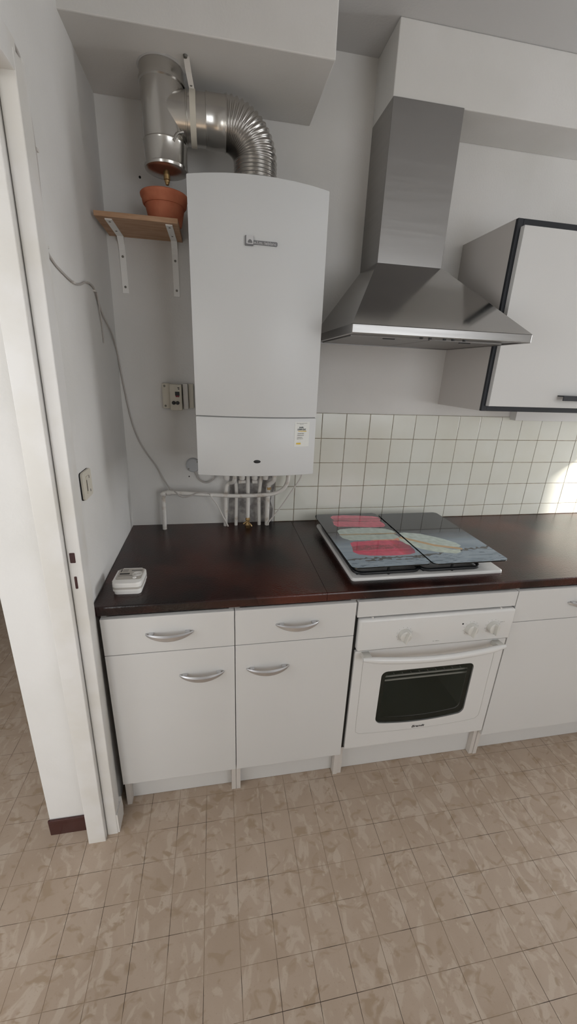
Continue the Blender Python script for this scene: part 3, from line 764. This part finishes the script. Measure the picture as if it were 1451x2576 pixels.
for s_ in (-1, 1):   # gusset folds of the tee
    pts = [(0.300, VY-0.036, HZ+s_*0.050), (0.283, VY-0.050, HZ+s_*0.060), (0.272, VY-0.057, HZ+s_*0.082)]
    if s_ < 0: obj('tee_fold', tube(smooth_path(pts, 4), 0.0035, 8), 'flue_steel', fl, 60)
obj('collar', lathe([(RV, 0.366), (RV+0.0035, 0.367), (RV+0.0035, 0.371), (RV+0.002, 0.373), (RV+0.002, 0.420), (RV+0.0035, 0.422), (RV+0.0035, 0.426), (RV, 0.427)], (0, VY, HZ), 'x', 48), 'flue_steel', fl, 40)
# ribbed elbow: quarter bend then straight down into the boiler
path = []; rad = []; RB = 0.092; x_c, z_c = 0.426, HZ-RB; nr = 24; N = nr*8; tot = PI/2*RB+0.0985
for i in range(N+1):
    s = tot*i/N
    if s < PI/2*RB: a = s/RB; p = (x_c+RB*math.sin(a), VY, z_c+RB*math.cos(a))
    else: p = (x_c+RB, VY, z_c-(s-PI/2*RB))
    path.append(p); rad.append(RV+0.0035+0.0026*math.cos(2*PI*nr*i/N))
obj('flexible_elbow', tube(path, rad, 48), 'flue_flex', fl, 60)
ps = obj('pipe_strap', lathe([(RV+0.001, 0.3215), (RV+0.003, 0.3215), (RV+0.003, 0.3385), (RV+0.001, 0.3385)], (0, VY, HZ), 'x', 40), 'beige_plastic', fl, 30)
bm = loft([[(x0, VY-0.030, HZ+0.052), (x1, VY-0.030, HZ+0.052), (x1, VY-0.033, HZ+0.050), (x0, VY-0.033, HZ+0.050)] if k == 0 else
           [(x0, VY-0.050, 2.292), (x1, VY-0.050, 2.292), (x1, VY-0.053, 2.290), (x0, VY-0.053, 2.290)] if k == 1 else
           [(x0, VY-0.064, 2.3128), (x1, VY-0.064, 2.3128), (x1, VY-0.072, 2.3128), (x0, VY-0.072, 2.3128)] for k, x0, x1 in ((0, 0.3225, 0.3375), (1, 0.314, 0.330), (2, 0.310, 0.326))])
obj('hanger_strap', bm, 'cable_white', ps)
obj('screw', lathe([(0.0, -0.006), (0.005, -0.005), (0.006, 0.0)], (0.3155, -0.238, 2.3128), 'z', 12), 'screw', ps, 40)
obj('screw', lathe([(0.0, -0.004), (0.005, -0.003), (0.0055, 0.003)], (0.3275, VY-0.036, HZ+0.062), 'y', 12), 'screw', ps, 40)
# rough plaster collar round the flue opening in the soffit
bm = bmesh.new(); ra, rb = [], []
for k in range(40):
    a = 2*PI*k/40; r1 = RV-0.001; r2 = RV+0.004+random.uniform(0, 0.006)*(1 if math.cos(a)>0 else 0.3)
    ra.append(bm.verts.new((VX+r1*math.cos(a), VY+r1*math.sin(a), 2.3115))); rb.append(bm.verts.new((VX+r2*math.cos(a), VY+r2*math.sin(a), 2.3129)))
for k in range(40): bm.faces.new((ra[k], ra[(k+1) % 40], rb[(k+1) % 40], rb[k]))
o = obj('plaster_collar', bm, 'ceiling_paint', bpy.data.objects['trim_1'])

# ------------------------------------------------------------------ shelf, brackets, pot
o = obj('shelf_board', box(0.024, 0.272, -0.200, 0.0, 1.9285, 1.9425, 0.0008), 'chipboard', None)
tag(o, 'small raw chipboard shelf held by two white brackets', 'shelf')
for x, lb in ((0.062, 'white steel shelf bracket next to the side wall corner'), (0.243, 'white steel shelf bracket next to the boiler, under the flower pot')):
    t = thing('shelf_bracket', lb, 'bracket', (x, 0, 1.75))
    w = 0.0105; z1 = 1.9282; th = 0.003
    prof = [(-0.186, z1), (-0.186, z1-th), (-0.022, z1-th), (-th-0.004, z1-0.022), (-th, z1-0.04), (-th, 1.752), (0.0, 1.752), (0.0, z1)]
    obj('arm', prism(prof, 'x', x-w, x+w), 'bracket_white', t)
    for y in (-0.165, -0.075):
        obj('screw', lathe([(0.0, -0.0015), (0.003, -0.001), (0.004, 0.0005)], (x, y, z1-th), 'z', 10), 'screw', t, 40)
    for z in (1.868, 1.772):
        obj('screw', lathe([(0.0, -0.0025), (0.0035, -0.0015), (0.0045, 0.0005)], (x, -th, z), 'y', 10), 'screw', t, 40)
pot = thing('flower_pot', 'wide terracotta flower pot standing on the shelf under the flue drain', 'flower pot', (0.2275, -0.113, 1.9425))
obj('pot_body', lathe([(0.0, 0.0), (0.048, 0.0), (0.051, 0.003), (0.0625, 0.054), (0.064, 0.060), (0.057, 0.060), (0.046, 0.006), (0.0, 0.006)], pot.location, 'z', 48), 'terracotta', pot, 40)
obj('pot_rim', lathe([(0.058, 0.052), (0.0655, 0.052), (0.069, 0.056), (0.0715, 0.072), (0.0745, 0.075), (0.0755, 0.081), (0.073, 0.084), (0.068, 0.083), (0.058, 0.060)], pot.location, 'z', 48), 'terracotta', pot, 40)

# ------------------------------------------------------------------ pipes under the boiler
def pipe(label, pts, r, m='pipe_paint', n=6, extra=None):
    t = thing('water_pipe', label, 'pipe', (pts[0][0], pts[0][1], pts[0][2]))
    obj('tube', tube(smooth_path(pts, n), r, 14), m, t, 60)
    if extra: extra(t)
    return t
BZ = 1.1504
def ex1(t):
    obj('elbow', lathe([(0.0, -0.0125), (0.009, -0.011), (0.0125, -0.004), (0.0125, 0.004), (0.009, 0.011), (0.0, 0.0125)], (0.150, -0.055, 0.996), 'y', 16), 'pipe_paint', t, 60)
    obj('socket_sleeve', lathe([(0.0115, 0.165), (0.0115, 0.180)], (0, -0.060, 1.003), 'x', 16), 'pipe_paint', t, 60)
pipe('white plastic drain pipe bending over from worktop and running across the other pipes', [(0.145, -0.055, ZW), (0.147, -0.055, 0.93), (0.149, -0.055, 0.985), (0.156, -0.057, 1.002), (0.19, -0.060, 1.003), (0.28, -0.065, 0.998), (0.348, -0.065, 0.993), (0.428, -0.065, 0.987), (0.504, -0.065, 0.986), (0.586, -0.065, 0.989), (0.634, -0.065, 0.998), (0.663, -0.067, 1.018), (0.677, -0.07, 1.048), (0.679, -0.075, 1.08), (0.679, -0.08, BZ)], 0.0088, extra=ex1)
pipe('painted copper pipe with swan-neck elbow, first from the shelf side', [(0.407, -0.035, ZW), (0.410, -0.035, 0.95), (0.411, -0.035, 0.99), (0.415, -0.035, 1.023), (0.426, -0.039, 1.037), (0.436, -0.054, 1.043), (0.444, -0.078, 1.056), (0.448, -0.095, 1.09), (0.449, -0.10, BZ)], 0.0088)
pipe('painted copper pipe between the swan-neck pipe and the valve pipe', [(0.454, -0.032, ZW), (0.456, -0.032, 0.915), (0.457, -0.032, 1.002), (0.452, -0.034, 1.067), (0.450, -0.036, BZ)], 0.0075)
def ex3(t):
    v = obj('valve_body', lathe([(0.012, 0.8373), (0.0135, 0.845), (0.009, 0.853), (0.0075, 0.862), (0.0105, 0.866), (0.0105, 0.874), (0.009, 0.878)], (0.506, -0.05, 0), 'z', 8), 'brass', t, 20)
    obj('lever', tube(smooth_path([(0.506, -0.058, 0.868), (0.494, -0.066, 0.862), (0.484, -0.07, 0.856)], 4), 0.0035, 8), 'brass', v, 60)
    obj('lever', tube(smooth_path([(0.506, -0.060, 0.860), (0.517, -0.066, 0.852), (0.522, -0.068, 0.842)], 4), 0.0032, 8), 'brass', v, 60)
pipe('painted gas pipe with small brass valve at the worktop', [(0.506, -0.046, 0.872), (0.507, -0.045, 0.95), (0.507, -0.045, 1.069), (0.507, -0.045, BZ)], 0.0085, extra=ex3)
pipe('painted copper pipe between the valve pipe and the brass-nut pipe', [(0.559, -0.035, ZW), (0.557, -0.035, 0.965), (0.561, -0.036, 1.02), (0.565, -0.038, 1.07), (0.566, -0.04, BZ)], 0.0078)
def ex5(t):
    obj('brass_nut', lathe([(0.0085, 1.004), (0.0115, 1.006), (0.0115, 1.016), (0.0085, 1.019)], (0.5985, -0.04, 0), 'z', 6), 'brass', t)
pipe('painted copper pipe with brass nut at the edge of the tiles', [(0.594, -0.04, ZW), (0.596, -0.04, 0.986), (0.599, -0.04, 1.022), (0.604, -0.045, 1.034), (0.617, -0.05, 1.046), (0.621, -0.055, 1.067), (0.621, -0.06, BZ)], 0.0098, extra=ex5)
t = thing('tap_manifold', 'row of painted boiler stopcocks just under the boiler casing', 'valves', (0.5, -0.05, 1.09))
for x0, x1, z in ((0.466, 0.4975, 1.041), (0.526, 0.5485, 1.040)):
    obj('stopcock', tube([(x0, -0.034, z), (x1, -0.034, z)], 0.0085, 12), 'pipe_paint', t, 60)
for x in (0.415, 0.48, 0.535, 0.582):
    obj('union_nut', lathe([(0.0, 1.055), (0.011, 1.056), (0.013, 1.062), (0.013, 1.09), (0.009, 1.094), (0.009, BZ)], (x, -0.055, 0), 'z', 12), 'pipe_paint', t, 40)
def cable(name, label, pts, r, m, cat='cable', extra=None, n=8):
    if not extra:
        o = obj(name, tube(smooth_path(pts, n), r, 8), m, None, 60); return tag(o, label, cat)
    t = thing(name, label, cat, pts[0]); obj('lead', tube(smooth_path(pts, n), r, 8), m, t, 60); extra(t); return t
cable('cable', 'thin white cable slanting from the boiler across the tiles to the worktop', [(0.752, -0.06, BZ), (0.743, -0.05, 1.069), (0.706, -0.045, 1.003), (0.654, -0.045, 0.921), (0.602, -0.052, 0.856), (0.598, -0.054, ZW+0.003)], 0.0032, 'cable_white')
cable('cable', 'thin white cable slanting from the drain pipe down to the swan-neck pipe foot', [(0.340, -0.074, 1.004), (0.352, -0.07, 0.978), (0.371, -0.06, 0.946), (0.393, -0.056, 0.895), (0.414, -0.054, 0.85), (0.418, -0.054, ZW+0.003)], 0.0032, 'cable_white')
cable('cable', 'grey cable looping from the round junction box up behind the boiler', [(0.281, -0.012, 1.085), (0.298, -0.014, 1.048), (0.326, -0.016, 1.034), (0.350, -0.018, 1.044), (0.364, -0.02, 1.066), (0.37, -0.03, BZ)], 0.0035, 'cable_grey')
def clips(t):
    for (x, y, z) in ((WX(1.92)+0.002, -0.605, 1.92), (WX(1.74)+0.002, -0.622, 1.742), (WX(1.705)+0.002, -0.46, 1.702), (WX(1.72)+0.002, -0.252, 1.716)):
        obj('cable_clip', box(x-0.003, x+0.006, y-0.006, y+0.006, z-0.003, z+0.003, 0.001), 'cable_white', t)
def wp(y, z, d=0.003): return (WX(z)+d, y, z)
cable('cable', 'long grey cable from the door frame across the wall corner to the drain pipe',
      [wp(-1.2, 2.062), wp(-0.9, 2.062), wp(-0.68, 2.062), wp(-0.622, 2.05), wp(-0.612, 1.98), wp(-0.608, 1.90), wp(-0.618, 1.80), wp(-0.622, 1.742), wp(-0.59, 1.722), wp(-0.545, 1.712), wp(-0.46, 1.702, 0.004), wp(-0.40, 1.708, 0.004), wp(-0.345, 1.723, 0.004), wp(-0.29, 1.727, 0.004), wp(-0.25, 1.716, 0.004), wp(-0.19, 1.66, 0.005), wp(-0.10, 1.61, 0.008), (0.014, -0.02, 1.55), (0.022, -0.006, 1.44), (0.038, -0.005, 1.3054), (0.060, -0.005, 1.22), (0.0884, -0.005, 1.16), (0.124, -0.008, 1.105), (0.150, -0.02, 1.052), (0.184, -0.045, 1.005), (0.20, -0.07, 1.01), (0.215, -0.0755, 0.996), (0.235, -0.0765, 0.988), (0.262, -0.0765, 0.994), (0.294, -0.077, 1.007), (0.326, -0.0765, 1.007), (0.345, -0.076, 1.0)], 0.0028, 'cable_grey', extra=clips)
cable('cable', 'short cable end hanging down the side wall from the cable clip', [wp(-0.25, 1.713, 0.009), wp(-0.225, 1.67, 0.006), wp(-0.205, 1.62, 0.004), wp(-0.20, 1.57, 0.003)], 0.0022, 'cable_grey')

# ------------------------------------------------------------------ round junction box, breaker box, wall socket
t = thing('junction_box', 'round grey junction box on the wall half behind the boiler', 'junction box', (0.2745, 0, 1.11))
obj('lid', lathe([(0.0, -0.016), (0.026, -0.016), (0.0295, -0.013), (0.0305, -0.002), (0.0305, 0.0)], (0.2745, 0, 1.11), 'y', 36), 'grey_plastic', t, 40)
for a in (0.7, 3.8):
    obj('lid_screw', lathe([(0.0, -0.0175), (0.003, -0.0172), (0.0035, -0.0155)], (0.2745+0.024*math.cos(a), 0, 1.11+0.024*math.sin(a)), 'y', 10), 'screw', t)
t = thing('breaker_box', 'beige circuit breaker box with red switch and two fuse caps beside the boiler', 'switch box', (0.22, 0, 1.395))
obj('base_plate', box(0.168, 0.199, -0.022, 0.0, 1.346, 1.4425, 0.003), 'beige_plastic', t, 40)
bk = obj('breaker', box(0.199, 0.2445, -0.045, 0.0, 1.341, 1.440, 0.003), 'beige_plastic', t, 40)
obj('cable_duct', box(0.2485, 0.268, -0.03, 0.0, 1.345, 1.443, 0.003), 'cable_white', t, 40)
obj('end_strip', box(0.269, 0.2885, -0.012, 0.0, 1.348, 1.442, 0.002), 'beige_plastic', t, 40)
obj('rocker', box(0.2195, 0.2365, -0.048, -0.044, 1.3975, 1.4125, 0.001), 'black_plastic', bk)
obj('rocker_mark', box(0.2212, 0.2352, -0.0488, -0.047, 1.3925, 1.3985, 0.0005), 'switch_red', bk)
for x in (0.2125, 0.2275):
    obj('fuse_cap', lathe([(0.0, -0.054), (0.0055, -0.054), (0.007, -0.051), (0.0072, -0.044)], (x, 0, 1.370), 'y', 20), 'black_plastic', bk, 40)
for (x0, x1, z) in ((0.2295, 0.237, 1.4275), (0.2315, 0.237, 1.4225)):
    obj('print_mark', box(x0, x1, -0.0455, -0.0445, z-0.0016, z+0.0016), 'black_plastic', bk)
for z in (1.432, 1.356):
    obj('cover_screw', lathe([(0.0, -0.0245), (0.003, -0.024), (0.0045, -0.0215)], (0.178, 0, z), 'y', 12), 'screw', t, 40)
t = thing('light_switch', 'cream rocker light switch plate on the side wall above the worktop end', 'switch', (0.008, -0.565, 1.185))
def side_plate(y0, y1, z0, z1, d0, d1, r):
    return prism(rrect(y0, y1, z0, z1, r, 4), 'x', WX(1.19)+d0, WX(1.19)+d1)
obj('shadow_gap', side_plate(-0.6035, -0.5265, 1.1455, 1.2235, 0.0, 0.0035, 0.008), 'dark_gap', t)
obj('plate', side_plate(-0.6025, -0.5265, 1.1465, 1.2235, 0.003, 0.009, 0.008), 'beige_plastic', t)
obj('rocker', side_plate(-0.578, -0.552, 1.160, 1.209, 0.009, 0.0112, 0.002), 'beige_plastic', t)
for a in ((-0.5785, -0.5765, 1.168, 1.200), (-0.556, -0.553, 1.200, 1.208), (-0.556, -0.553, 1.161, 1.168)):
    obj('rocker_gap', side_plate(a[0], a[1], a[2], a[3], 0.0108, 0.0117, 0.0005), 'dark_gap', t)

# ------------------------------------------------------------------ carbon monoxide alarm on the worktop
al = thing('gas_alarm', 'small white battery carbon monoxide alarm lying on the worktop corner', 'alarm', (0.094, -0.54, ZW))
RA = Matrix.Translation((0.094, -0.54, 0)) @ Matrix.Rotation(math.radians(-2), 4, 'Z')
def ap(bm): bm.transform(RA); return bm
def slab(x0, x1, y0, y1, z0, z1, r, bev):
    b = prism(rrect(x0, x1, y0, y1, r, 6), 'z', z0, z1)
    if bev: bmesh.ops.bevel(b, geom=[e for e in b.edges if all(v.co.z > z1-1e-5 for v in e.verts)], offset=bev, segments=3, affect='EDGES', profile=0.5)
    return ap(b)
obj('base', slab(-0.040, 0.040, -0.046, 0.046, ZW, ZW+0.011, 0.012, 0), 'alarm_white', al, 40)
top = obj('body', slab(-0.0435, 0.0435, -0.050, 0.050, ZW+0.011, ZW+0.040, 0.015, 0.005), 'alarm_white', al, 40)
obj('face_plate', slab(-0.038, 0.039, -0.026, 0.045, ZW+0.040, ZW+0.0405, 0.008, 0), 'alarm_grey', top)
obj('vent_band', slab(-0.0437, 0.0437, -0.0503, 0.0503, ZW+0.0185, ZW+0.0255, 0.015, 0), 'alarm_grey', top, 40)
obj('display', ap(box(-0.032, -0.002, 0.006, 0.014, ZW+0.0405, ZW+0.0412)), 'lcd', top)
bm = bmesh.new()
for r in (0.004, 0.0075, 0.011, 0.014):
    c_ = [(0.022+r*math.cos(a), 0.008+r*math.sin(a), ZW+0.0408) for a in [2*PI*k/20 for k in range(21)]]
    tube(c_, 0.0007, 6, False, bm)
obj('sounder_grille', ap(bm), 'alarm_white', top)
obj('test_button', ap(lathe([(0.0, 0.043), (0.005, 0.043), (0.006, 0.0405)], (0.018, -0.016, ZW), 'z', 16)), 'alarm_white', top, 40)
for k in range(3):
    obj('status_light', ap(box(-0.033, -0.029, 0.024+k*0.006, 0.027+k*0.006, ZW+0.0404, ZW+0.0412)), 'black_plastic', top)
    obj('face_print', ap(box(-0.026, -0.010, 0.0245+k*0.006, 0.0262+k*0.006, ZW+0.0404, ZW+0.0409)), 'print_grey', top)
obj('face_print', ap(box(0.0, 0.034, 0.029, 0.0345, ZW+0.0404, ZW+0.0409)), 'print_grey', top)
obj('face_print', ap(box(-0.034, 0.008, -0.004, -0.001, ZW+0.0404, ZW+0.0409)), 'print_grey', top)
